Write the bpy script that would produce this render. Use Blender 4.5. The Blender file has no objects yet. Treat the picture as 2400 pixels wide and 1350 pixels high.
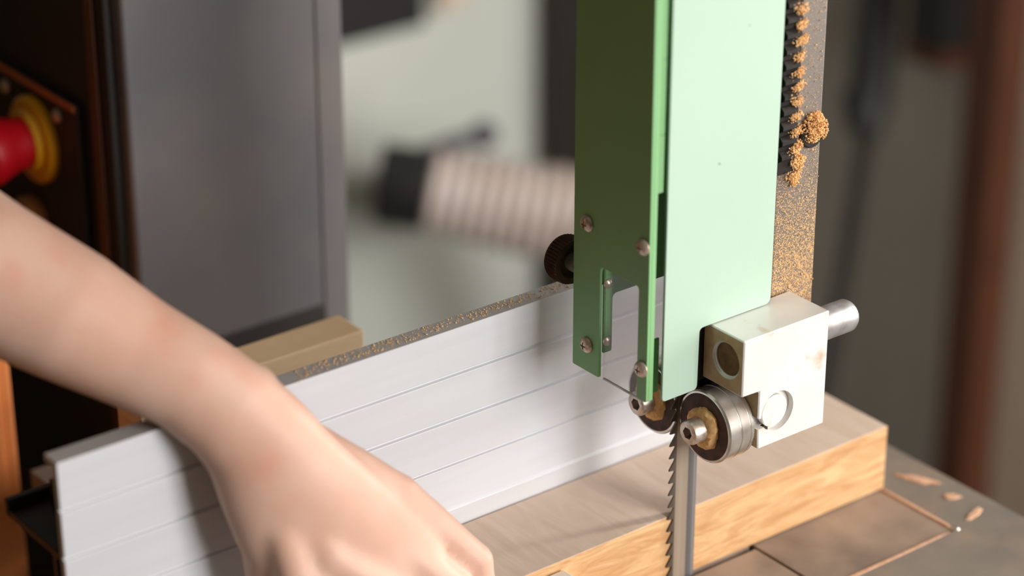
import bpy, bmesh, math, random
from mathutils import Vector, Matrix
random.seed(7)
scene = bpy.context.scene
COL = scene.collection
MM = 0.001
Z0 = 900.0            # table top stands 900 mm above the floor; x, y, z below are mm from the blade foot on the table

# ------------------------------------------------------------------ camera
cd = bpy.data.cameras.new('camera')
cam = bpy.data.objects.new('camera', cd); COL.objects.link(cam)
cam.location = (-0.7607, -0.8382, (700.7 + Z0) * MM)
cam.rotation_euler = (math.radians(90 - 25.4), 0, math.radians(52.2 - 90))
cd.sensor_width = 36; cd.lens = 90; cd.clip_start = 0.02
cd.dof.use_dof = True; cd.dof.focus_distance = 1.260; cd.dof.aperture_fstop = 3.3
scene.camera = cam

# ------------------------------------------------------------------ world, window light, exposure
w = bpy.data.worlds.new('world'); scene.world = w; w.use_nodes = True
bg = w.node_tree.nodes['Background']
bg.inputs[0].default_value = (0.80, 0.90, 1.0, 1); bg.inputs[1].default_value = 1.0
def window_light(name, loc, rot, sx, sy, power, color):
    l = bpy.data.lights.new(name, 'AREA'); l.shape = 'RECTANGLE'; l.size = sx; l.size_y = sy
    l.energy = power; l.color = color
    o = bpy.data.objects.new(name, l); COL.objects.link(o); o.location = loc; o.rotation_euler = rot
    return o
window_light('window_daylight', (0.66, -2.58, (830 + Z0) * MM), (math.radians(90), 0, 0), 1.08, 1.5, 90, (1.0, 0.975, 0.95))
window_light('side_window_daylight', (1.225, -0.345, (420 + Z0) * MM), (math.radians(90), 0, math.radians(90)), 0.12, 0.9, 22, (1.0, 0.97, 0.94))
scene.view_settings.view_transform = 'Standard'
scene.view_settings.look = 'None'
scene.view_settings.gamma = 1.0
scene.view_settings.use_curve_mapping = False
scene.view_settings.exposure = 0.05

# ------------------------------------------------------------------ materials
def srgb(r, g, b):
    f = lambda c: (c / 255 / 12.92) if c / 255 <= 0.04045 else ((c / 255 + 0.055) / 1.055) ** 2.4
    return (f(r), f(g), f(b), 1)
def mat(name, c1, c2=None, scale=60, rough=0.5, metal=0.0, bump=0.0, bscale=300, stretch=(1, 1, 1), detail=5,
        lo=0.35, hi=0.65, coat=0.0, coatr=0.3, spec=0.5, sss=0.0, trans=0.0):
    m = bpy.data.materials.new(name); m.use_nodes = True
    nt = m.node_tree; p = nt.nodes['Principled BSDF']
    p.inputs['Base Color'].default_value = c1
    p.inputs['Roughness'].default_value = rough; p.inputs['Metallic'].default_value = metal
    p.inputs['Specular IOR Level'].default_value = spec
    p.inputs['Coat Weight'].default_value = coat; p.inputs['Coat Roughness'].default_value = coatr
    if trans: p.inputs['Transmission Weight'].default_value = trans
    if sss:
        p.inputs['Subsurface Weight'].default_value = sss
        p.inputs['Subsurface Radius'].default_value = (1.0, 0.35, 0.2); p.inputs['Subsurface Scale'].default_value = 0.005
    tc = nt.nodes.new('ShaderNodeTexCoord'); mp = nt.nodes.new('ShaderNodeMapping')
    mp.inputs['Scale'].default_value = stretch
    nt.links.new(tc.outputs['Object'], mp.inputs[0])
    if c2 is not None:
        n = nt.nodes.new('ShaderNodeTexNoise'); n.inputs['Scale'].default_value = scale; n.inputs['Detail'].default_value = detail
        nt.links.new(mp.outputs[0], n.inputs['Vector'])
        r = nt.nodes.new('ShaderNodeValToRGB')
        r.color_ramp.elements[0].position = lo; r.color_ramp.elements[0].color = c1
        r.color_ramp.elements[1].position = hi; r.color_ramp.elements[1].color = c2
        nt.links.new(n.outputs['Fac'], r.inputs[0]); nt.links.new(r.outputs[0], p.inputs['Base Color'])
    if bump:
        n2 = nt.nodes.new('ShaderNodeTexNoise'); n2.inputs['Scale'].default_value = bscale; n2.inputs['Detail'].default_value = 4
        nt.links.new(mp.outputs[0], n2.inputs['Vector'])
        b = nt.nodes.new('ShaderNodeBump'); b.inputs['Strength'].default_value = bump; b.inputs['Distance'].default_value = 0.0006
        nt.links.new(n2.outputs['Fac'], b.inputs['Height']); nt.links.new(b.outputs[0], p.inputs['Normal'])
    return m
def overlay(m, color, scale, lo, hi, mask=None, detail=3):
    """lay specks of another colour over a material; mask = (axis, a, b) fades them along the object"""
    nt = m.node_tree; p = nt.nodes['Principled BSDF']
    tc = nt.nodes.new('ShaderNodeTexCoord')
    n = nt.nodes.new('ShaderNodeTexNoise'); n.inputs['Scale'].default_value = scale; n.inputs['Detail'].default_value = detail
    nt.links.new(tc.outputs['Object'], n.inputs['Vector'])
    mr = nt.nodes.new('ShaderNodeMapRange'); mr.inputs[1].default_value = lo; mr.inputs[2].default_value = hi
    src = n.outputs['Fac']
    if mask:
        ax, a, b, gain = mask
        sp = nt.nodes.new('ShaderNodeSeparateXYZ'); nt.links.new(tc.outputs['Object'], sp.inputs[0])
        m2 = nt.nodes.new('ShaderNodeMapRange'); m2.inputs[1].default_value = a; m2.inputs[2].default_value = b
        m2.inputs[3].default_value = 0; m2.inputs[4].default_value = gain
        nt.links.new(sp.outputs['XYZ'.index(ax)], m2.inputs[0])
        ad = nt.nodes.new('ShaderNodeMath'); ad.operation = 'ADD'
        nt.links.new(n.outputs['Fac'], ad.inputs[0]); nt.links.new(m2.outputs[0], ad.inputs[1]); src = ad.outputs[0]
    nt.links.new(src, mr.inputs[0])
    mx = nt.nodes.new('ShaderNodeMix'); mx.data_type = 'RGBA'
    old = p.inputs['Base Color'].links[0].from_socket if p.inputs['Base Color'].links else None
    if old: nt.links.new(old, mx.inputs[6])
    else: mx.inputs[6].default_value = p.inputs['Base Color'].default_value
    mx.inputs[7].default_value = color
    nt.links.new(mr.outputs[0], mx.inputs[0]); nt.links.new(mx.outputs[2], p.inputs['Base Color'])
    return m
def wood(name, a, b, stretch, scale=14, rough=0.6, dist=1.5):
    m = bpy.data.materials.new(name); m.use_nodes = True; nt = m.node_tree; p = nt.nodes['Principled BSDF']
    tc = nt.nodes.new('ShaderNodeTexCoord'); mp = nt.nodes.new('ShaderNodeMapping'); mp.inputs['Scale'].default_value = stretch
    nt.links.new(tc.outputs['Object'], mp.inputs[0])
    n = nt.nodes.new('ShaderNodeTexNoise'); n.inputs['Scale'].default_value = scale; n.inputs['Detail'].default_value = 6
    n.inputs['Distortion'].default_value = dist; n.inputs['Roughness'].default_value = 0.6
    nt.links.new(mp.outputs[0], n.inputs[0])
    r = nt.nodes.new('ShaderNodeValToRGB'); r.color_ramp.elements[0].position = .36; r.color_ramp.elements[1].position = .66
    r.color_ramp.elements[0].color = a; r.color_ramp.elements[1].color = b
    nt.links.new(n.outputs['Fac'], r.inputs[0]); nt.links.new(r.outputs[0], p.inputs['Base Color'])
    p.inputs['Roughness'].default_value = rough
    bp = nt.nodes.new('ShaderNodeBump'); bp.inputs['Strength'].default_value = .15; bp.inputs['Distance'].default_value = .0005
    nt.links.new(n.outputs['Fac'], bp.inputs['Height']); nt.links.new(bp.outputs[0], p.inputs['Normal'])
    return m

M = {}
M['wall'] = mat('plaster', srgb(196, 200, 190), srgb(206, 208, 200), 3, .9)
M['wall_dark'] = mat('low_bounce_plaster', srgb(62, 56, 38), srgb(68, 61, 42), 3, .9)  # dark olive-brown, chosen so unseen walls throw little light on the guard front
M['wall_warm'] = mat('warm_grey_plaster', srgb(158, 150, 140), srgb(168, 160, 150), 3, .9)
M['floor'] = mat('concrete', srgb(92, 82, 70), srgb(104, 94, 80), 5, .85)
M['ceiling'] = mat('ceiling_paint', srgb(170, 164, 152), None, rough=.95)
M['green'] = mat('green_enamel', (0.390, 0.530, 0.420, 1), (0.408, 0.548, 0.442, 1), 14, .6, coat=.25, coatr=.5, spec=.5, bump=.06, bscale=900)
overlay(M['green'], srgb(70, 84, 66), 130, .74, .80)
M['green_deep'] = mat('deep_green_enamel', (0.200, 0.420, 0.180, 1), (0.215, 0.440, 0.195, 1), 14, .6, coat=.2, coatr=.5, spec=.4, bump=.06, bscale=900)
M['alu_face'] = mat('brushed_aluminium', srgb(204, 204, 208), srgb(200, 200, 204), 30, .5, metal=.15, stretch=(.3, 1, 6))
overlay(M['alu_face'], srgb(196, 190, 182), 420, .72, .8)
M['alu_top'] = mat('dusty_grey_aluminium', srgb(164, 168, 174), srgb(176, 180, 186), 30, .5, metal=.1)
overlay(M['alu_top'], srgb(200, 180, 156), 2600, .48, .66)
M['alu_block'] = mat('milled_aluminium', srgb(226, 222, 218), srgb(234, 231, 227), 40, .42, metal=.25, bump=.05, bscale=700)
overlay(M['alu_block'], srgb(196, 160, 120), 60, .60, .78)
M['alu_dusty'] = mat('dust_caked_aluminium', srgb(190, 164, 128), srgb(168, 138, 100), 90, .7)
M['bore'] = mat('brown_caked_dust', srgb(120, 88, 54), srgb(90, 62, 38), 160, .9)
M['steel'] = mat('polished_steel', srgb(224, 220, 214), srgb(196, 188, 180), 90, .24, metal=.85)
M['steel_dull'] = mat('dull_steel', srgb(176, 174, 174), srgb(140, 134, 130), 120, .42, metal=.6)
M['steel_dark'] = mat('oiled_black_steel', srgb(30, 26, 23), srgb(44, 38, 34), 80, .5, metal=.4)
M['screw'] = mat('nickel_screw', srgb(214, 200, 186), srgb(184, 166, 150), 300, .33, metal=.7)
M['post'] = mat('brown_grey_steel', srgb(98, 90, 84), srgb(114, 105, 98), 24, .5, metal=.2, stretch=(1, 1, .15), bump=.1, bscale=500)
overlay(M['post'], srgb(214, 168, 110), 2000, .63, .72, ('Z', -.04, -.12, .16), detail=2)
M['rubber'] = mat('brown_grimy_seal', srgb(52, 32, 22), srgb(84, 54, 36), 160, .7)
M['dust'] = mat('sawdust', srgb(244, 200, 142), srgb(228, 176, 116), 500, .95)
M['dust_pale'] = mat('pale_sawdust', srgb(212, 170, 140), srgb(196, 150, 118), 300, .95)
M['table'] = mat('cast_iron', srgb(124, 116, 107), srgb(144, 132, 120), 22, .55, metal=.2, bump=.1, bscale=200)
overlay(M['table'], srgb(170, 140, 116), 16, .60, .80)
M['insert'] = mat('dusty_insert', srgb(124, 106, 92), srgb(158, 136, 118), 26, .75)
M['cut'] = wood('fresh_cut_pine', srgb(180, 132, 84), srgb(212, 174, 128), (1.2, 1.0, 8.0), 14)
M['sawn'] = wood('rough_sawn_pine', srgb(204, 180, 160), srgb(216, 194, 176), (8.0, 1.2, 1.0), 10, .8)
M['board'] = wood('planed_pine', srgb(226, 190, 146), srgb(238, 208, 170), (.7, 1, 9), 9)
M['offcut'] = wood('pale_offcut', srgb(236, 220, 202), srgb(242, 228, 212), (2, 4, 6), 8)
M['column'] = mat('grey_hammered_paint', srgb(124, 118, 116), srgb(108, 106, 110), 9, .36, metal=.35, bump=.06, bscale=500)
M['column_dark'] = mat('black_brown_paint', srgb(36, 28, 24), srgb(30, 23, 20), 10, .6)
M['strip_brown'] = mat('brown_strip', srgb(86, 50, 30), None, rough=.6)
M['strip_orange'] = mat('orange_brown_trim', srgb(170, 92, 48), None, rough=.5)
M['yellow'] = mat('yellow_plastic', srgb(206, 152, 6), None, rough=.45)
M['red'] = mat('red_plastic', srgb(172, 6, 22), None, rough=.4)
M['black'] = mat('black_plastic', srgb(24, 22, 22), None, rough=.6)
M['tan_knob'] = mat('tan_plastic', srgb(150, 104, 52), None, rough=.6)
M['orange'] = mat('orange_enamel', srgb(232, 144, 80), srgb(226, 134, 70), 6, .6)
M['hose'] = mat('clear_grey_hose', srgb(196, 180, 172), srgb(180, 162, 152), 12, .4)
M['brown_wood'] = wood('brown_stained_timber', srgb(74, 36, 15), srgb(90, 46, 20), (6, 6, .6), 8)
M['beige_wood'] = wood('beige_timber', srgb(204, 180, 160), srgb(214, 192, 172), (6, 6, .6), 8)
M['darkwood'] = mat('dark_brown_metal', srgb(44, 36, 32), srgb(54, 44, 40), 6, .6)
M['slate'] = mat('slate_grey_paint', srgb(84, 82, 88), None, rough=.5)
M['skin'] = mat('skin', srgb(220, 182, 163), srgb(212, 168, 147), 22, .5, bump=.2, bscale=1100, sss=.25, spec=.35)
overlay(M['skin'], srgb(216, 150, 130), 34, .56, .86)
g = bpy.data.materials.new('clear_polycarbonate'); g.use_nodes = True
gt = g.node_tree; go_ = gt.nodes['Material Output']
tr_ = gt.nodes.new('ShaderNodeBsdfTransparent'); tr_.inputs[0].default_value = (.97, .95, .95, 1)
gl_ = gt.nodes.new('ShaderNodeBsdfGlossy'); gl_.inputs['Roughness'].default_value = .08
ms_ = gt.nodes.new('ShaderNodeMixShader'); ms_.inputs[0].default_value = .05; gt.links.new(tr_.outputs[0], ms_.inputs[1]); gt.links.new(gl_.outputs[0], ms_.inputs[2])
gt.links.new(ms_.outputs[0], go_.inputs[0])
M['clear'] = g
# band blade: dark gullet side, tan middle, bluish back; reflections painted into the bands
b_ = mat('blade_steel', srgb(158, 146, 134), srgb(176, 164, 150), 40, .36, metal=.5, stretch=(6, 1, .05))
nt = b_.node_tree; p_ = nt.nodes['Principled BSDF']; tc_ = nt.nodes.new('ShaderNodeTexCoord'); sx_ = nt.nodes.new('ShaderNodeSeparateXYZ')
nt.links.new(tc_.outputs['Object'], sx_.inputs[0])
cr_ = nt.nodes.new('ShaderNodeValToRGB'); mr_ = nt.nodes.new('ShaderNodeMapRange')
mr_.inputs[1].default_value = -.0095; mr_.inputs[2].default_value = .0095
nt.links.new(sx_.outputs[0], mr_.inputs[0]); nt.links.new(mr_.outputs[0], cr_.inputs[0])
e = cr_.color_ramp.elements; e[0].position = 0; e[0].color = (.25, .23, .22, 1); e[1].position = 1; e[1].color = (.62, .70, .80, 1)
for pos, c in ((.24, (.35, .32, .30, 1)), (.27, (.95, .9, .85, 1)), (.66, (.95, .9, .85, 1)), (.70, (.32, .36, .44, 1)), (.86, (.42, .48, .58, 1)), (.9, (.75, .85, 1, 1))):
    q = e.new(pos); q.color = c
mx_ = nt.nodes.new('ShaderNodeMix'); mx_.data_type = 'RGBA'; mx_.blend_type = 'MULTIPLY'; mx_.inputs[0].default_value = 1
nt.links.new(p_.inputs['Base Color'].links[0].from_socket, mx_.inputs[6]); nt.links.new(cr_.outputs[0], mx_.inputs[7])
nt.links.new(mx_.outputs[2], p_.inputs['Base Color'])
M['blade'] = b_

# ------------------------------------------------------------------ mesh helpers (all in mm, scene axes)
def box(x0, x1, y0, y1, z0, z1):
    v = [(x, y, z) for z in (z0, z1) for y in (y0, y1) for x in (x0, x1)]
    return v, [(0, 2, 3, 1), (4, 5, 7, 6), (0, 1, 5, 4), (2, 6, 7, 3), (0, 4, 6, 2), (1, 3, 7, 5)]
def merge(*parts):
    V, F = [], []
    for v, f in parts:
        o = len(V); V += list(v); F += [tuple(i + o for i in q) for q in f]
    return V, F
def prism(poly, axis, a, b):
    """2-D outline swept along an axis; outline is (y,z) for X, (x,z) for Y, (x,y) for Z"""
    def P(q, t):
        return {'x': (t, q[0], q[1]), 'y': (q[0], t, q[1]), 'z': (q[0], q[1], t)}[axis]
    n = len(poly); V = [P(q, a) for q in poly] + [P(q, b) for q in poly]
    F = [tuple(range(n))[::-1], tuple(range(n, 2 * n))] + [(i, (i + 1) % n, n + (i + 1) % n, n + i) for i in range(n)]
    return V, F
def rpoly(pts, seg=5):
    """outline with rounded corners: points (a, b, radius)"""
    out = []; n = len(pts)
    for i in range(n):
        a, b, r = pts[i]; p = Vector((a, b))
        if r <= 0: out.append((a, b)); continue
        p0 = Vector(pts[i - 1][:2]); p1 = Vector(pts[(i + 1) % n][:2])
        d0 = (p0 - p).normalized(); d1 = (p1 - p).normalized()
        for k in range(seg + 1):
            t = k / seg
            q = (1 - t) ** 2 * (p + d0 * r) + 2 * t * (1 - t) * p + t * t * (p + d1 * r)
            out.append((q.x, q.y))
    return out
def frame(d):
    d = Vector(d).normalized(); u = d.cross(Vector((0, 0, 1)))
    if u.length < 1e-3: u = Vector((1, 0, 0))
    u.normalize(); return d, u, d.cross(u)
def lathe(p, d, prof, n=32):
    """profile [(t, r), ...] turned round an axis starting at p along d"""
    d, u, w_ = frame(d); p = Vector(p); V, F = [], []
    for t, r in prof:
        for k in range(n):
            a = 2 * math.pi * k / n; V.append(tuple(p + d * t + (u * math.cos(a) + w_ * math.sin(a)) * max(r, 0)))
    for i in range(len(prof) - 1):
        for k in range(n):
            F.append((i * n + k, i * n + (k + 1) % n, (i + 1) * n + (k + 1) % n, (i + 1) * n + k))
    if prof[0][1] > 0: F.append(tuple(range(n))[::-1])
    if prof[-1][1] > 0: F.append(tuple(range((len(prof) - 1) * n, len(prof) * n)))
    return V, F
def tube(path, radii, n=20, flat=None, ref=None):
    """swept ellipse; flat = half size along ref"""
    V, F = [], []; P = [Vector(q) for q in path]; m = len(P)
    for i in range(m):
        d = (P[min(i + 1, m - 1)] - P[max(i - 1, 0)]).normalized()
        if ref is not None:
            a = Vector(ref); w_ = (a - d * a.dot(d)).normalized(); u = d.cross(w_)
        else: _, u, w_ = frame(d)
        r1 = radii[i]; r2 = flat[i] if flat else r1
        for k in range(n):
            t = 2 * math.pi * k / n
            V.append(tuple(P[i] + u * math.cos(t) * r1 + w_ * math.sin(t) * r2))
    for i in range(m - 1):
        for k in range(n): F.append((i * n + k, i * n + (k + 1) % n, (i + 1) * n + (k + 1) % n, (i + 1) * n + k))
    F.append(tuple(range(n))[::-1]); F.append(tuple(range((m - 1) * n, m * n)))
    return V, F
def sphere(c, r, n=14, m=8, scale=(1, 1, 1), rot=None):
    V, F = [], []
    for i in range(m + 1):
        ph = math.pi * i / m
        for k in range(n):
            a = 2 * math.pi * k / n
            q = Vector((math.sin(ph) * math.cos(a) * scale[0], math.sin(ph) * math.sin(a) * scale[1], math.cos(ph) * scale[2])) * r
            if rot: q = rot @ q
            V.append(tuple(Vector(c) + q))
    for i in range(m):
        for k in range(n): F.append((i * n + k, (i + 1) * n + k, (i + 1) * n + (k + 1) % n, i * n + (k + 1) % n))
    return V, F
WORLD = {}           # world origin of each object
def link(name, me, loc, parent):
    o = bpy.data.objects.new(name, me); COL.objects.link(o)
    pl = WORLD[parent.name] if parent else Vector((0, 0, 0))
    o.location = Vector(loc) - pl
    if parent: o.parent = parent
    WORLD[o.name] = Vector(loc); return o
def obj(name, geo, material, parent=None, bevel=0, smooth=False, seg=2, weld=True, face_mats=None):
    V, F = geo
    lo = [min(v[i] for v in V) for i in range(3)]; hi = [max(v[i] for v in V) for i in range(3)]
    c = Vector(((lo[0] + hi[0]) / 2, (lo[1] + hi[1]) / 2, (lo[2] + hi[2]) / 2))
    me = bpy.data.meshes.new(name)
    me.from_pydata([tuple((Vector(v) - c) * MM) for v in V], [], F)
    bm = bmesh.new(); bm.from_mesh(me)
    if weld: bmesh.ops.remove_doubles(bm, verts=bm.verts, dist=1e-6)
    bmesh.ops.recalc_face_normals(bm, faces=bm.faces)
    if bevel:
        ed = [e for e in bm.edges if len(e.link_faces) == 2 and e.calc_face_angle(0) > math.radians(40)]
        bmesh.ops.bevel(bm, geom=ed, offset=bevel * MM, segments=seg, affect='EDGES', profile=.5, clamp_overlap=True)
    bm.to_mesh(me); bm.free()
    for m in (material if isinstance(material, list) else [material]): me.materials.append(m)
    if face_mats:
        for p in me.polygons: p.material_index = face_mats(p)
    if smooth:
        for p in me.polygons: p.use_smooth = True
        me.set_sharp_from_angle(angle=math.radians(35))
    return link(name, me, ((c.x) * MM, (c.y) * MM, (c.z + Z0) * MM), parent)
def copy_at(o, dmm, parent=None, name=None):
    """copy of a thing or part shifted by dmm, its parts copied with it"""
    par = parent if parent else o.parent
    c = o.copy(); COL.objects.link(c); loc = WORLD[o.name] + Vector(dmm) * MM
    WORLD[c.name] = loc; c.parent = par
    c.location = loc - (WORLD[par.name] if par else Vector((0, 0, 0)))
    for ch in list(o.children): copy_at(ch, dmm, parent=c)
    return c
def thing(name, label, cat, loc, group=None):
    o = bpy.data.objects.new(name, None); COL.objects.link(o); o.empty_display_size = .05
    L = Vector((loc[0] * MM, loc[1] * MM, (loc[2] + Z0) * MM)); o.location = L; WORLD[o.name] = L
    return tag(o, label, cat, group)
def tag(o, label=None, cat=None, group=None, kind=None):
    if label: o['label'] = label
    if cat: o['category'] = cat
    if group: o['group'] = group
    if kind: o['kind'] = kind
    return o
def evaluated(o):
    bpy.context.view_layer.update()
    dg = bpy.context.evaluated_depsgraph_get()
    me = bpy.data.meshes.new_from_object(o.evaluated_get(dg)); o.modifiers.clear(); o.data = me
    return o
def carve(o, *cutters):
    tmp = []
    for g_ in cutters:
        c = obj('cutter', g_, M['steel_dull']); tmp.append(c)
        b = o.modifiers.new('b', 'BOOLEAN'); b.operation = 'DIFFERENCE'; b.object = c; b.solver = 'EXACT'
    evaluated(o)
    for c in tmp: bpy.data.objects.remove(c)
    for p in o.data.polygons: p.use_smooth = True
    o.data.set_sharp_from_angle(angle=math.radians(30))
    return o

# ------------------------------------------------------------------ the room
XW, YW, XL, YF, ZC, ZFL = 1240, 1230, -1250, -2620, 1700, -900
def struct(name, geo, m): return tag(obj(name, geo, m), kind='structure')
tag(struct('floor', box(XL, XW, YF, YW, ZFL - 60, ZFL), M['floor']), 'grey concrete workshop floor', 'floor')
tag(struct('ceiling', box(XL, XW, YF, YW, ZC, ZC + 60), M['ceiling']), 'plain grey workshop ceiling', 'ceiling')
tag(struct('wall_back_left', box(XL, -160, YW, YW + 80, ZFL, ZC), M['wall_dark']), 'unseen stretch of back wall behind the column, darkened to cut reflections', 'wall')  # hidden by the column; split off dark so the guard front reflects less
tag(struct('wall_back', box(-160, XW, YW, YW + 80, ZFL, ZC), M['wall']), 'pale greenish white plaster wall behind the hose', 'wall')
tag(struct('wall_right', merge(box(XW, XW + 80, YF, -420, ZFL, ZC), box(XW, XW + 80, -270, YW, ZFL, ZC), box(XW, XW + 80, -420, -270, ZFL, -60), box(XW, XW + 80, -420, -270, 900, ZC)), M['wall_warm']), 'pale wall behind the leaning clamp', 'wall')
tag(struct('wall_left', box(XL - 80, XL, YF, YW, ZFL, ZC), M['wall_dark']), 'unseen wall on the operator side, set near and dark to cut reflections', 'wall')  # brought close and kept dark for what the guard front reflects
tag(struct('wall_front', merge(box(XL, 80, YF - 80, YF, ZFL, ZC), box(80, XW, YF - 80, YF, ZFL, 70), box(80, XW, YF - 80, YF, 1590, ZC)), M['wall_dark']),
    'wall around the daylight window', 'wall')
win = struct('window_1', merge(box(80, 120, YF - 60, YF, 70, 1590), box(XW - 50, XW, YF - 60, YF, 70, 1590),
                               box(120, XW - 50, YF - 60, YF, 70, 110), box(120, XW - 50, YF - 60, YF, 1550, 1590)), M['wall'])
tag(win, 'white frame of the wide daylight window', 'window')
win2 = struct('window_2', merge(box(XW, XW + 60, -420, -408, -60, 900), box(XW, XW + 60, -282, -270, -60, 900), box(XW, XW + 60, -408, -282, -60, -48), box(XW, XW + 60, -408, -282, 888, 900)), M['wall'])
tag(win2, 'white frame of the narrow side window', 'window')

# ------------------------------------------------------------------ the bandsaw: body, table, switch
saw = thing('bandsaw', 'large bandsaw body with grey column, cast iron table and emergency stop', 'bandsaw', (0, 420, ZFL))
obj('column', box(-128, 14, 320, 600, ZFL, 900), M['column'], saw, bevel=2)
tag(obj('column_front_panel', box(-133, -128.2, 330, 596, ZFL + 2, 898), M['column_dark'], saw, bevel=1), 'dark brown-black front panel')
tag(obj('column_front_trim', box(-135, -133.2, 340, 349, ZFL + 4, 896), M['strip_brown'], saw, bevel=.5), 'brown vertical strip')
obj('column_edge_strip', box(-4, 13.2, 319.2, 319.9, -20, 898), M['column'], saw, bevel=.8)
obj('column_foot_band', box(-127, -5, 319.2, 319.8, -20, 36), M['column_dark'], saw, bevel=.5)
obj('upper_housing', box(-150, 40, -170, 318, 480, 900), M['column'], saw, bevel=6)
obj('lower_body', box(-126, 40, -170, 318, ZFL + 1, -70), M['column_dark'], saw, bevel=6)
sp = obj('switch_plate', box(-138, -133.2, 360, 486, 64, 181), M['black'], saw, bevel=.8)
obj('plate_trim', box(-139, -137.9, 362, 484, 177, 181), M['strip_orange'], sp, bevel=.3)
sc = obj('screw', lathe((-138, 383, 169), (-1, 0, 0), [(0, 4.2), (1.2, 4), (2.2, 2.6), (2.6, 0)], 16), M['screw'], sp, smooth=True)
copy_at(sc, (0, 62, -1)); copy_at(sc, (0, 88, -1))
st = obj('emergency_stop', lathe((-138, 411, 146), (-1, 0, 0), [(0, 26), (3, 26), (5, 24), (5, 19), (9, 17), (9, 0)], 40), M['yellow'], saw, smooth=True)
obj('stop_button', lathe((-143, 411, 146), (-1, 0, 0), [(0, 14), (4, 15), (10, 15.5), (18, 18), (24, 20.5), (29, 20.5), (33, 17), (35, 9), (35.5, 0)], 40), M['red'], st, smooth=True)
obj('start_button', lathe((-138, 421, 92), (-1, 0, 0), [(0, 15), (6, 15), (9, 13), (9, 0)], 32), M['tan_knob'], saw, smooth=True)
tb = obj('table', merge(box(-212, -101, -260, 305, -34, 0), box(148, 185, -260, 305, -34, 0),
                        box(-101, 148, -260, -54.5, -34, 0), box(-101, 148, 62, 305, -34, 0), box(-101, 148, -54.5, -30, -34, -9), box(-101, 148, 30, 62, -34, -9)),
         M['table'], saw, weld=False)
obj('table_insert', merge(box(-99.5, -16, -53, 60, -8.5, -.6), box(-16, 49.6, -53, -2.2, -8.5, -.6), box(-16, 49.6, 2.2, 60, -8.5, -.6)), M['insert'], tb, bevel=.5, weld=False)
obj('table_insert', box(51.2, 145.6, -53, 60, -8.5, -.6), M['insert'], tb, bevel=.6)
tag(obj('set_screw', lathe((147, -53.4, -2), (0, 0, 1), [(0, 2.2), (2.4, 2.2), (3, 1.4), (3, 0)], 12), M['steel'], tb, smooth=True), 'tiny bright set screw')

# ------------------------------------------------------------------ band blade
def blade_geo():
    V, F = [], []; pts = []
    pitch = 7.05; z = -68.0; x0 = -7.2; tip = -10.9
    while z < 478:
        # hooked tooth pointing down: tip low, curved gullet above it
        pts += [(tip, z), (-10.5, z + .8), (-9.7, z + 2.0), (-8.9, z + 3.1), (-8.1, z + 4.2), (-7.5, z + 5.2), (-7.2, z + 6.0), (-7.6, z + 6.6), (-8.6, z + 6.85)]
        z += pitch
    top = z
    poly = pts + [(tip + 3, top), (7.6, top), (7.6, -68)]
    bm = bmesh.new(); n = len(poly)
    # triangulated strip: each outline point joined to the blade back
    V = []
    left = pts + [(tip + 3, top)]
    for t in (-.45, .45):
        for (a, b) in left: V.append((a, t, b))
        for (a, b) in left: V.append((-6.4, t, b))
        for (a, b) in left: V.append((7.6, t, b))
    m = len(left); k = 3 * m
    for s in (0, 1):
        for i in range(m - 1):
            for c in (0, 1):
                q = [s * k + c * m + i, s * k + (c + 1) * m + i, s * k + (c + 1) * m + i + 1, s * k + c * m + i + 1]
                F.append(tuple(q if s == 0 else q[::-1]))
    for i in range(m - 1):
        F.append((i, i + 1, k + i + 1, k + i)); F.append((2 * m + i, k + 2 * m + i, k + 2 * m + i + 1, 2 * m + i + 1))
    bm.free(); return V, F
tag(obj('band_blade', blade_geo(), M['blade'], weld=False), 'toothed steel bandsaw blade running vertically beside the pine workpiece', 'saw blade')

# ------------------------------------------------------------------ blade guide with green guard
gd = thing('blade_guide', 'green sheet-metal blade guard with aluminium guide block, bearings and steel post', 'blade guide', (0, 0, 79))
post = obj('guide_post', prism(rpoly([(45, -9.5, 1.5), (74, -9.5, 1.5), (74, 24, 1.5), (45, 24, 1.5)]), 'z', 92, 480), M['post'], gd, smooth=True)
rk = []
zz = 222
while zz < 478:
    rk.append(prism([(-9.6, zz), (-9.6, zz + 7.2), (-11.2, zz + 6.2), (-13.2, zz + 4.4), (-13.2, zz + 2.6)], 'x', 44.5, 54)); zz += 7.8
obj('clamp_bolt', lathe((67, -9.4, 233.5), (0, -1, 0), [(0, 8.2), (1.2, 8.2), (2, 7.4), (2, 0)], 28), M['steel_dark'], post, smooth=True)
rk.append(box(44.5, 55, -10.6, -9.45, 216, 479))
rack = obj('rack', merge(*rk), M['steel_dark'], post, weld=False)
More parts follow.
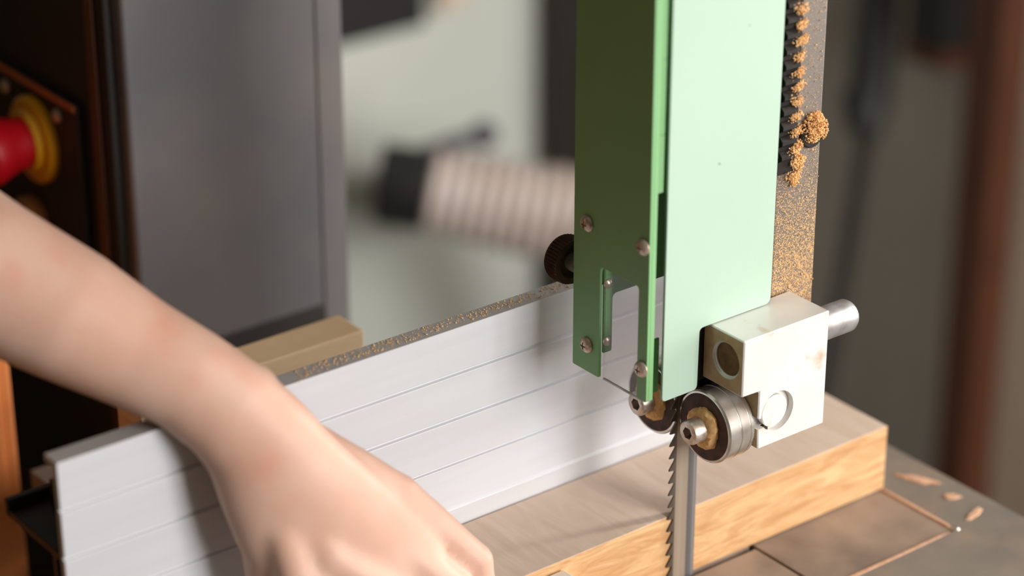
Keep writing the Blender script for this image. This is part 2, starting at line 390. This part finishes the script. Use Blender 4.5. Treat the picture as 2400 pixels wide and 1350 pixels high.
# side plate facing the window
side = obj('guard_side_plate', prism(rpoly([(-31.2, 118.6, 2.5), (-8.6, 118.6, 3), (-8.2, 151.6, 2.5), (38.4, 151.6, 4), (39.4, 480, 0), (-31.2, 480, 0)]), 'y', -16.4, -14.8), M['green'], gd, bevel=.35)
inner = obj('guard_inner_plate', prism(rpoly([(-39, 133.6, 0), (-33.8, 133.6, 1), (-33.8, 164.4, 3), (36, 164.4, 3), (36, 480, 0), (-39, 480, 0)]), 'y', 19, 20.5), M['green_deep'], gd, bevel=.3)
sc1 = obj('screw', lathe((-37, 19, 171), (0, -1, 0), [(0, 2.6), (.8, 2.5), (1.8, 1.4), (2, 0)], 14), M['screw'], inner, smooth=True)
copy_at(sc1, (0, 0, -31))
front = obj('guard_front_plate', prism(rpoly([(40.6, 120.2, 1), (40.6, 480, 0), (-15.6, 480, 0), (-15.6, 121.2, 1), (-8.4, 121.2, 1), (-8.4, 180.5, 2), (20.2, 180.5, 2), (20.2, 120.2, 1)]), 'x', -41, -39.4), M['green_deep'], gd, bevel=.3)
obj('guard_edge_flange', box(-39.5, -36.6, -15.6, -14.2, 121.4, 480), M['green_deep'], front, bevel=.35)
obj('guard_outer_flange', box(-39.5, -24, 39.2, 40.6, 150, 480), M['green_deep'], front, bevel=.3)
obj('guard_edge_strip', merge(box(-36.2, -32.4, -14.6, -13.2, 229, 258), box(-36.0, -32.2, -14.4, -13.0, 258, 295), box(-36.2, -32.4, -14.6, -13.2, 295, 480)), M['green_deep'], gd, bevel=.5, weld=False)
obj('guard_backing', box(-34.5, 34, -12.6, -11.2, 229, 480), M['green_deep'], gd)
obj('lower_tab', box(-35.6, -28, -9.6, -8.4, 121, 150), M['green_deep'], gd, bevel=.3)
tag(obj('clear_shield', box(-39.2, -38.2, -11.5, 19, 120.2, 186), M['clear'], gd), 'clear plastic shield')
obj('shield_edge', box(-39.2, -38.2, -11.5, 19, 119.3, 120.1), M['steel_dull'], gd)
def pan_screw(p, name='screw', parent=front):
    s = obj(name, lathe(p, (-1, 0, 0), [(0, 4.3), (.7, 4.3), (1.9, 3.6), (2.7, 2.2), (3.0, 1.2), (3.0, 0)], 24), M['screw'], parent, smooth=True)
    carve(s, box(p[0] - 3.4, p[0] - 2.0, p[1] - 1.9, p[1] + 1.9, p[2] - .45, p[2] + .45), box(p[0] - 3.4, p[0] - 2.0, p[1] - .45, p[1] + .45, p[2] - 1.9, p[2] + 1.9))
    return s
s0 = pan_screw((-41, 29.9, 200.0))
for (y, z) in ((-11.4, 202.4), (29.2, 135.0), (-12.1, 138.3)): copy_at(s0, (0, y - 29.9, z - 200.0))
# knurled lock knob behind the guard
kp = []
n = 84
V, F = [], []
for t, r in ((0, 9.5), (.01, 11.6), (1.2, 12.2), (7.8, 12.2), (9, 11.6), (9.01, 8.6), (7.4, 7.6)):
    for k in range(n):
        a = 2 * math.pi * k / n; rr = r * (1 - .09 * (k % 2) * (1 if r > 12 else 0)); V.append((-34 + rr * math.cos(a), 58 - t, 170.5 + rr * math.sin(a)))
for i in range(6):
    for k in range(n): F.append((i * n + k, i * n + (k + 1) % n, (i + 1) * n + (k + 1) % n, (i + 1) * n + k))
F += [tuple(range(n)), tuple(range(6 * n, 7 * n))]
kn = tag(obj('lock_knob', (V, F), M['rubber'], gd), 'dark knurled lock knob')
obj('knob_stem', lathe((-34, 52, 170.5), (0, -1, 0), [(0, 4.6), (8, 4.6), (8, 3.2), (31.5, 3.2)], 20), M['steel_dull'], kn, smooth=True)
# guide block
blk = obj('guide_block', prism([(-.6, 121), (10.8, 120.6), (10.8, 99.4), (11.4, 88.4), (56.2, 88.4), (56.2, 151.2), (-.6, 151.2)], 'y', -40, -11), [M['alu_block'], M['alu_dusty']], gd, bevel=.6, seg=1, face_mats=lambda p: 1 if p.normal.x < -.9 else 0)
carve(blk, lathe((-3, -28, 137), (1, 0, 0), [(0, 8.7), (64, 8.7)], 40), lathe((-1.4, -27.6, 136.5), (1, 0, 0), [(0, 10.4), (1.9, 8.6)], 40),
      lathe((23.5, -41, 106.2), (0, 1, 0), [(0, 10.8), (4.6, 10.8)], 40), prism([(8, 99.6), (20, 99.6), (20, 103.4), (8, 106.4)], 'y', -42, -34))
obj('bore_dust', lathe((1.2, -28, 137), (1, 0, 0), [(0, 8.69), (.01, 8.3), (12.6, 8.2), (12.61, 8.69)], 36), M['bore'], blk, smooth=True)
obj('guide_shaft', lathe((14, -28, 137), (1, 0, 0), [(0, 7.4), (.8, 8.4), (66, 8.4), (68, 7.2)], 32), M['steel_dull'], blk, smooth=True)
obj('lock_disc', lathe((22.4, -36.4, 106.2), (0, -1, 0), [(0, 8.6), (2.4, 8.6), (2.9, 8.1), (2.9, 0)], 36), M['alu_block'], blk, smooth=True)
tag(obj('bearing_carrier', merge(box(-5.5, 55, -10.8, -2, 119, 149), box(14, 46, -10.8, 30, 96, 149), box(11, 20, -38, 38, 92.6, 99.2)), M['steel_dark'], gd, bevel=.8, weld=False), 'oily black carrier behind the block')
bear = obj('guide_bearing', lathe((-6, -19.6, 98.2), (1, 0, 0), [(0, 17.2), (.05, 18.4), (.9, 19.1), (7.4, 19.1), (7.7, 18.5), (8.1, 18.5), (8.4, 19.1), (13.4, 19.1), (13.6, 18.7), (14.0, 18.7), (14.2, 19.1), (16.0, 19.1), (16.8, 18.3)], 56), M['steel'], gd, smooth=True)
tag(obj('bearing_seal', lathe((-5.6, -19.6, 98.2), (-1, 0, 0), [(0, 17.6), (.6, 17.4), (.9, 16.2), (.5, 12.5), (.7, 9), (.7, 0)], 48), M['rubber'], bear, smooth=True), 'brown grimy seal face')
# ragged ring of caked dust round the axle
V, F = [], []; n = 40
for t, r in ((0, 11.2), (1.4, 10.6), (2.6, 9.0), (3.2, 6.6)):
    for k in range(n):
        a = 2 * math.pi * k / n; rr = r * (1 + .07 * math.sin(3 * a + 1) + random.uniform(-.05, .05))
        V.append((-6.3 - t * random.uniform(.8, 1.2), -19.6 + rr * math.cos(a), 98.2 + rr * math.sin(a)))
for i in range(3):
    for k in range(n): F.append((i * n + k, i * n + (k + 1) % n, (i + 1) * n + (k + 1) % n, (i + 1) * n + k))
F += [tuple(range(n)), tuple(range(3 * n, 4 * n))]
obj('caked_dust', (V, F), M['dust'], bear, smooth=True)
ax = obj('axle_screw', lathe((-8, -19.6, 98.2), (-1, 0, 0), [(0, 6.4), (7.4, 6.4), (8.6, 5.9), (9, 5.2)], 36), M['screw'], bear, smooth=True)
carve(ax, lathe((-18.5, -19.6, 98.2), (1, 0, 0), [(0, 3.3), (6, 3.3)], 6))
copy_at(bear, (0, 39.2, -.4))

# sawdust caught on the post: clumps of loose grains
def grains(centres, rnd):
    V, F = [], []
    for (c, spread, num, size, sq) in centres:
        for _ in range(num):
            while True:
                q = Vector((rnd.uniform(-1, 1), rnd.uniform(-1, 1), rnd.uniform(-1, 1)))
                if q.length < 1: break
            p = Vector(c) + Vector((q.x * spread * sq[0], q.y * spread * sq[1], q.z * spread * sq[2]))
            p.y = min(p.y, c[1] + .4)
            s = size * rnd.uniform(.6, 1.4); o = len(V)
            R = Matrix.Rotation(rnd.uniform(0, 6), 3, Vector((rnd.random(), rnd.random(), rnd.random() + .1)).normalized())
            for v in ((1.5, 0, 0), (-1.5, 0, 0), (0, 1, 0), (0, -1, 0), (0, 0, .7), (0, 0, -.7)): V.append(tuple(p + R @ (Vector(v) * s)))
            for a, b, c_ in ((0, 2, 4), (2, 1, 4), (1, 3, 4), (3, 0, 4), (2, 0, 5), (1, 2, 5), (3, 1, 5), (0, 3, 5)): F.append((o + a, o + b, o + c_))
    return V, F
rn = random.Random(3)
cl = [((66.6, -11.2, 236.5), 8.6, 1000, .45, (.8, .5, 1)), ((72.6, -10.8, 234.5), 6.0, 300, .45, (.55, .6, 1)), ((70, -10.8, 241), 3.5, 80, .4, (.8, .5, .8))]
tag(obj('sawdust_clump', grains(cl, rn), M['dust'], weld=False), 'round clump of sawdust stuck on the steel guide post', 'sawdust', kind='stuff')
cl = []
zz = 214
while zz < 478:
    xx = 57.0 + rn.uniform(-.8, .8)
    cl.append(((xx, -10.6, zz), 3.2, 70, .42, (1.0, .9, .9))); cl.append(((xx - 3, -12.2, zz - .6 + rn.uniform(-1, 1)), 3.0, 80, .4, (1.0, .6, .8))); cl.append(((xx - 6, -13.2, zz + rn.uniform(-3, 3)), 3.4, rn.choice((10, 25, 45)), .36, (1.0, .5, 1.0))); zz += 7.8
for _ in range(8): cl.append(((rn.uniform(55, 59), -10.5, rn.uniform(206, 232)), 3.0, 60, .42, (1, .7, 1)))
cl.append(((61.4, -10.2, 220.5), 2.0, 40, .4, (1, .5, 1))); cl.append(((60.8, -10.2, 216), 1.2, 20, .35, (.5, .5, 3)))
tag(obj('rack_sawdust', grains(cl, rn), M['dust'], weld=False), 'fringe of sawdust packed along the rack teeth of the post', 'sawdust', kind='stuff')
cl = []
for _ in range(500):
    t = rn.random() ** 1.5; cl.append(((rn.uniform(46, 73.5), -9.7, 152 + 160 * t), .3, 1, rn.choice((.22, .26, .34)), (1, .2, 1)))
tag(obj('dust_specks', grains(cl, rn), M['dust'], weld=False), 'fine sawdust specks sticking to the face of the guide post', 'sawdust', kind='stuff')

# ------------------------------------------------------------------ aluminium rip fence
fe = thing('rip_fence', 'white aluminium rip fence with grooved face standing behind the workpiece', 'fence', (-128, 66, 0))
prof = [(60, 149.2), (60, 125.5), (61.6, 125.0), (61.6, 124.0), (60.0, 123.2), (60, 100.8), (61.6, 100.2), (61.6, 99.2), (60, 98.4),
        (60, 75.6), (61.4, 75.1), (61.4, 74.2), (60, 73.6), (60, 50.6), (59.0, 49.4), (60.2, 36), (60.2, 1), (64, 1), (64, 145.6), (71.5, 145.6), (71.5, 149.2)]
obj('fence_face', prism(prof, 'x', -317, 62), [M['alu_face'], M['alu_top']], fe, bevel=.18, seg=1,
    face_mats=lambda p: 1 if (p.normal.z > .9 and p.center.z > .07) else 0)
tag(obj('fence_rail', merge(box(-317, 40, 64.2, 113, 97, 101), box(-317, 40, 113, 117, 97, 106), box(-300, 40, 64.2, 104, 101.2, 116)), M['steel_dark'], fe, bevel=.8, weld=False), 'dark rear rail of the fence')
obj('fence_leg', box(-316, 40, 70, 74, 1, 96.8), M['steel_dark'], fe, bevel=.6)

# ------------------------------------------------------------------ timber
wk = obj('pine_workpiece', box(-118, 147.6, .8, 59, 0.2, 38.8), [M['sawn'], M['cut']], bevel=.5, face_mats=lambda p: 1 if abs(p.normal.z) < .5 else 0)
tag(wk, 'thick pine workpiece with freshly sawn yellow face lying against the fence', 'timber')
tag(obj('rear_board', box(-208, -70, 182, 206, .2, 92), M['board'], bevel=.8), 'planed pine board standing on edge behind the fence', 'board')
tag(obj('wood_offcut', box(-116, -78.8, -22, -.6, .2, 34.5), M['offcut'], bevel=.6), 'small pale wood offcut in front of the workpiece below the hand', 'offcut')

# sawdust lying on the table
def pile(name, outline, label, z=.1, h=.7, m='dust_pale'):
    ins = []; cx = sum(p[0] for p in outline) / len(outline); cy = sum(p[1] for p in outline) / len(outline)
    n = len(outline); V = [(x, y, z) for x, y in outline] + [((x - cx) * .8 + cx, (y - cy) * .8 + cy, z + h) for x, y in outline] + [(cx, cy, z + h * 1.2)]
    F = [tuple(range(n))[::-1]] + [(i, (i + 1) % n, n + (i + 1) % n, n + i) for i in range(n)] + [(n + i, n + (i + 1) % n, 2 * n) for i in range(n)]
    return tag(obj(name, (V, F), M[m], smooth=True), label, 'sawdust', kind='stuff')
def blob(c, rx, ry, rot, seed, n=22):
    r_ = random.Random(seed); out = []
    for k in range(n):
        a = 2 * math.pi * k / n; q = 1 + r_.uniform(-.22, .22)
        x, y = rx * q * math.cos(a), ry * q * math.sin(a)
        out.append((c[0] + x * math.cos(rot) - y * math.sin(rot), c[1] + x * math.sin(rot) + y * math.cos(rot)))
    return out
pile('sawdust_patch', blob((169.5, -4), 13, 3.4, -1.1, 1), 'long sawdust patch on the table beside the workpiece end')
pile('sawdust_patch', blob((170.3, -28.5), 5, 3, -.8, 2), 'round sawdust patch midway along the table edge')
pile('sawdust_patch', blob((166.6, -48.5), 8, 2.4, .3, 3), 'sawdust patch on the table nearest the insert corner')
pile('sawdust_line', [(145.8, 4), (147.9, 4), (148.2, -20), (147.8, -53), (145.6, -53), (145.2, -30)], 'sawdust line filling the insert gap beside the workpiece', -.8, 1.0)
pile('sawdust_line', [(145, -52.6), (145.4, -54.6), (110, -55.2), (70, -55.6), (30, -54.8), (30, -52.8), (75, -52.4), (112, -52.8)], 'sawdust line filling the front gap of the insert', -.8, 1.0)
cl = [((rn.uniform(-190, 55), rn.uniform(62, 70.5), 149.5), .2, 1, rn.choice((.2, .28, .35)), (1, 1, .2)) for _ in range(900)]
cl += [((-188.6, 60.6, 148.2), 1.3, 14, .4, (1, .4, 1.2))]
tag(obj('fence_dust', grains(cl, rn), M['dust'], weld=False), 'fine sawdust scattered along the top edge of the fence', 'sawdust', kind='stuff')

# ------------------------------------------------------------------ the person's arm and hand
N_ = Vector((-.55, -.71, .44))       # back of the hand faces this way
arm = [(-318, 420, 560, 46, 44), (-345, 330, 420, 45, 44), (-372, 250, 300, 43, 42), (-356, 200, 256, 40, 38), (-332.7, 160.7, 234.3, 36.4, 35), (-311.6, 122.7, 216.9, 33.5, 32), (-285.9, 95.5, 197.9, 30.6, 28),
       (-265.0, 76.1, 181.0, 26.2, 23.5), (-248.4, 58.8, 168.8, 24.2, 21), (-236.2, 45.3, 155.2, 24.8, 19), (-227.9, 38.0, 142.0, 26.5, 18.5), (-221.5, 31.0, 124.8, 30.4, 18),
       (-213.8, 25.9, 107.6, 34.6, 17), (-204.4, 21.5, 90.4, 37.6, 15.5), (-193.2, 14.6, 74.0, 37.5, 14), (-182, 8.5, 62.0, 35, 11.5), (-174, 4.5, 52.0, 31, 8)]
geo = [tube([a[:3] for a in arm], [a[3] for a in arm], 32, [a[4] for a in arm], N_)]
fingers = {
    'pinky': ([(-205, 38, 137), (-180, 27, 112), (-164.2, 17.4, 98), (-152.0, 11.0, 84.5), (-131.6, 0.2, 59.0), (-127.5, -2, 34), (-127, 2, 16)], [9, 11, 10.6, 9.3, 8.3, 7.3, 6.2]),
    'ring': ([(-212, 36, 130), (-200, 26, 110), (-186.5, 15.6, 92.0), (-169.8, 6.7, 76.3), (-149.0, -4.1, 52.6), (-138, -3, 27), (-139, 8, 13)], [9, 11, 11.4, 9.8, 9.2, 8.1, 7]),
    'middle': ([(-218, 33, 126), (-213, 22, 104), (-206.5, 13.8, 83.5), (-191.7, 5.9, 70.1), (-169.8, -6.1, 43.5), (-158, -3, 20), (-160, 10, 11)], [9, 11, 12, 10.2, 9.5, 8.4, 7.2]),
    'index': ([(-224, 30, 122), (-225, 22, 98), (-222.5, 17, 77.7), (-210.4, 8.7, 59.7), (-189.1, -5.2, 33), (-178, 0, 15), (-182, 12, 11)], [9, 11, 11.5, 10.2, 9.5, 8.4, 7.2]),
    'thumb': ([(-228, 36, 118), (-227.4, 35.2, 96.1), (-226.4, 33.5, 73.3), (-217.4, 32.9, 48), (-203.5, 27, 28), (-190, 22, 14)], [12, 13, 12.5, 11.5, 10.5, 8.5])}
for nm, (pp, rr) in fingers.items():
    geo.append(tube(pp, rr, 18)); geo.append(sphere(pp[-1], rr[-1]))
    for k in ((2, 4) if nm in ('pinky', 'ring') else (4,)): geo.append(sphere(pp[k], rr[k] * 1.06))
# webs between the fingers
fp = {k: v[0] for k, v in fingers.items()}
for a_, b_n in (('pinky', 'ring'), ('ring', 'middle'), ('middle', 'index')):
    for k, r_ in ((2, 9.5), (3, 6.5)):
        geo.append(tube([fp[a_][k], tuple((Vector(fp[a_][k]) + Vector(fp[b_n][k])) / 2 - N_ * 3.5), fp[b_n][k]], [r_, r_, r_], 12))
# ulna head, wrist tendons, knuckles, forearm muscle
geo.append(sphere((-226, 44, 166), 10.5, scale=(1.25, .9, .9)))
geo.append(sphere((-272, 76, 194), 11, scale=(1.6, 1, 1)))
geo.append(tube([(-240, 30, 148), (-226, 20, 118), (-211, 8, 86)], [3.5, 3.2, 3], 10))
geo.append(tube([(-233, 30, 152), (-213, 17, 122), (-192, 6, 92)], [3.5, 3.2, 3], 10))
geo.append(tube([(-226, 33, 158), (-200, 20, 126), (-172, 8, 99)], [3.5, 3.2, 3], 10))
per = obj('person', merge(*geo), M['skin'], weld=False)
rm = per.modifiers.new('r', 'REMESH'); rm.mode = 'VOXEL'; rm.voxel_size = .0019
sm = per.modifiers.new('s', 'SMOOTH'); sm.factor = .6; sm.iterations = 14
evaluated(per)
for p in per.data.polygons: p.use_smooth = True
tag(per, 'bare left arm reaching over the fence with hand pressing down on the timber', 'person')

# ------------------------------------------------------------------ things in the background
oc = thing('orange_cabinet', 'orange enamelled cabinet standing left of the bandsaw', 'cabinet', (-330, 420, ZFL))
obj('cabinet_body', box(-480, -206, 330, 520, ZFL, 130), M['orange'], oc, bevel=3)
obj('cabinet_door', box(-470, -216, 326, 330, -820, 118), M['orange'], oc, bevel=1.5)
def dep(x, y, d):                      # real point d mm along the view axis; used only to note where far things stand
    pch, az = math.radians(25.4), math.radians(52.2)
    f = Vector((math.cos(pch) * math.cos(az), math.cos(pch) * math.sin(az), -math.sin(pch))); r = Vector((math.sin(az), -math.cos(az), 0)); u = r.cross(f)
    return Vector((-760.7, -838.2, 700.7)) + (f + r * (x - 1200) / 6000 - u * (y - 675) / 6000) * d
hs = thing('dust_hose', 'ribbed translucent dust hose with black cuff on the back wall', 'hose', (560, 1000, ZFL))
A, B, C_ = dep(935, 436, 2480), dep(1010, 446, 2480), dep(1360, 515, 2480)
D_ = dep(1520, 600, 2480); path = []
ctrl = [B, B.lerp(C_, .35), B.lerp(C_, .7), C_, D_, Vector((D_.x + 40, D_.y - 10, D_.z - 160)), Vector((D_.x + 45, D_.y - 10, -800)), Vector((D_.x + 120, D_.y - 20, -848))]
def spline(c, k=26):
    out = []
    for i in range(len(c) - 1):
        p0, p1, p2, p3 = c[max(i - 1, 0)], c[i], c[i + 1], c[min(i + 2, len(c) - 1)]
        for j in range(k):
            t = j / k
            out.append(.5 * ((2 * p1) + (-p0 + p2) * t + (2 * p0 - 5 * p1 + 4 * p2 - p3) * t * t + (-p0 + 3 * p1 - 3 * p2 + p3) * t ** 3))
    return out + [c[-1]]
path = spline(ctrl)
acc, rad = 0, []
for i, p in enumerate(path):
    if i: acc += (p - path[i - 1]).length
    gro = min(1, acc / 160)
    rad.append((41 + 7 * gro) + 1.8 * math.sin(acc * 2 * math.pi / 15))
obj('hose_tube', tube(path, rad, 24), M['hose'], hs, smooth=True)
dB = (B - A).normalized()
obj('cuff', lathe(A - dB * 20, dB, [(0, 30), (0, 38), (4, 40), (52, 40), (56, 37), (56, 34)], 36), M['black'], hs, smooth=True)
obj('wall_pipe', tube([A + dB * 8, A + dB * 8 + Vector((.55, .71, -.43)) * 60, A + dB * 8 + Vector((.55, .71, -.43)) * ((YW - 2 - A.y - dB.y * 8) / .71)], [32, 32, 32], 24), M['slate'], hs, smooth=True)
G = dep(1120, 330, 2480)
tag(obj('gate_lever', merge(tube([dep(985, 365, 2470), dep(1060, 335, 2470), dep(1125, 318, 2475)], [9, 8, 8], 12), sphere(dep(1135, 316, 2475), 14)), M['slate'], hs, smooth=True), 'dark lever above the hose')
# dark upright behind the hose
P0 = dep(1262, 200, 2790); up = thing('steel_upright', 'dark brown steel upright standing at the back wall behind the hose', 'upright', (P0.x + 62, P0.y - 60, ZFL))
obj('upright_shaft', box(P0.x + 8, P0.x + 110, P0.y - 80, P0.y - 10, ZFL + 14, 1500), M['darkwood'], up, bevel=4)
obj('upright_foot', box(P0.x - 20, P0.x + 138, P0.y - 105, P0.y + 15, ZFL, ZFL + 14), M['darkwood'], up, bevel=3)
# equipment hanging on the back wall, upper left
W0 = dep(800, 58, 2700)
eq = thing('wall_cabinet', 'slate grey cabinet hanging on the back wall above the hose', 'cabinet', (W0.x + 60, W0.y + 40, W0.z))
obj('cabinet_body', box(W0.x - 60, W0.x + 66, W0.y, YW - 1, W0.z + 2, W0.z + 330), M['black'], eq, bevel=4)
obj('cabinet_door', box(W0.x - 20, W0.x + 62, W0.y - 12, W0.y - .5, W0.z + 16, W0.z + 324), M['slate'], eq, bevel=3)
W1 = dep(1010, 30, 2680)
bx = thing('junction_box', 'small beige box on the back wall beside the slate cabinet', 'box', (W1.x + 20, W1.y + 40, W1.z))
obj('box_body', box(W1.x + 2, W1.x + 44, W1.y - 5, YW - 1, W1.z, W1.z + 120), M['beige_wood'], bx, bevel=3)
obj('box_lid', box(W1.x + 4, W1.x + 42, W1.y - 12, W1.y - 5.2, W1.z + 4, W1.z + 116), M['beige_wood'], bx, bevel=2)
# leaning clamp against the right wall
Q0, Q1, Q2 = dep(2065, -60, 2700), dep(2030, 320, 2650), dep(1935, 900, 2560)
cl_ = thing('bar_clamp', 'black bar clamp leaning against the right wall', 'clamp', (Q2.x, Q2.y, ZFL))
dQ = (Q2 - Q1).normalized(); t_end = (ZFL + 3 - Q1.z) / dQ.z
obj('clamp_bar', tube([Q0, Q1, Q1 + dQ * t_end], [9, 9, 9], 12), M['steel_dark'], cl_, smooth=True)
obj('clamp_handle', lathe(Q0, Q1 - Q0, [(0, 18), (20, 23), ((Q1 - Q0).length * .8, 23), ((Q1 - Q0).length, 14)], 20), M['black'], cl_, smooth=True)
obj('clamp_jaw', tube([dep(2030, 215, 2660), dep(2028, 240, 2660), dep(2024, 300, 2655)], [27, 24, 20], 14), M['black'], cl_, smooth=True)
H0 = dep(2135, 105, 2800)
tool = thing('hanging_tool', 'black tool with brown wooden edge hanging on the right wall', 'tool', (H0.x, H0.y, H0.z))
obj('tool_body', box(H0.x - 10, XW - 1, H0.y - 60, H0.y + 2, H0.z + 8, H0.z + 130), M['black'], tool, bevel=4)
obj('tool_edge', box(H0.x - 12, XW - 1, H0.y - 60, H0.y + 2, H0.z - 12, H0.z + 7.6), M['brown_wood'], tool, bevel=2)
R0 = dep(2232, 500, 2640)
tag(obj('timber_post', box(R0.x, R0.x + 42, R0.y - 46, R0.y - 2, ZFL, 1500), M['brown_wood'], bevel=2), 'dark brown stained timber post standing by the right wall', 'post')
R1 = dep(2372, 500, 2760)
tag(obj('timber_board', box(R1.x, R1.x + 30, R1.y - 170, R1.y - 2, ZFL, 1500), M['beige_wood'], bevel=2), 'pale beige timber board standing upright beyond the brown post', 'board')
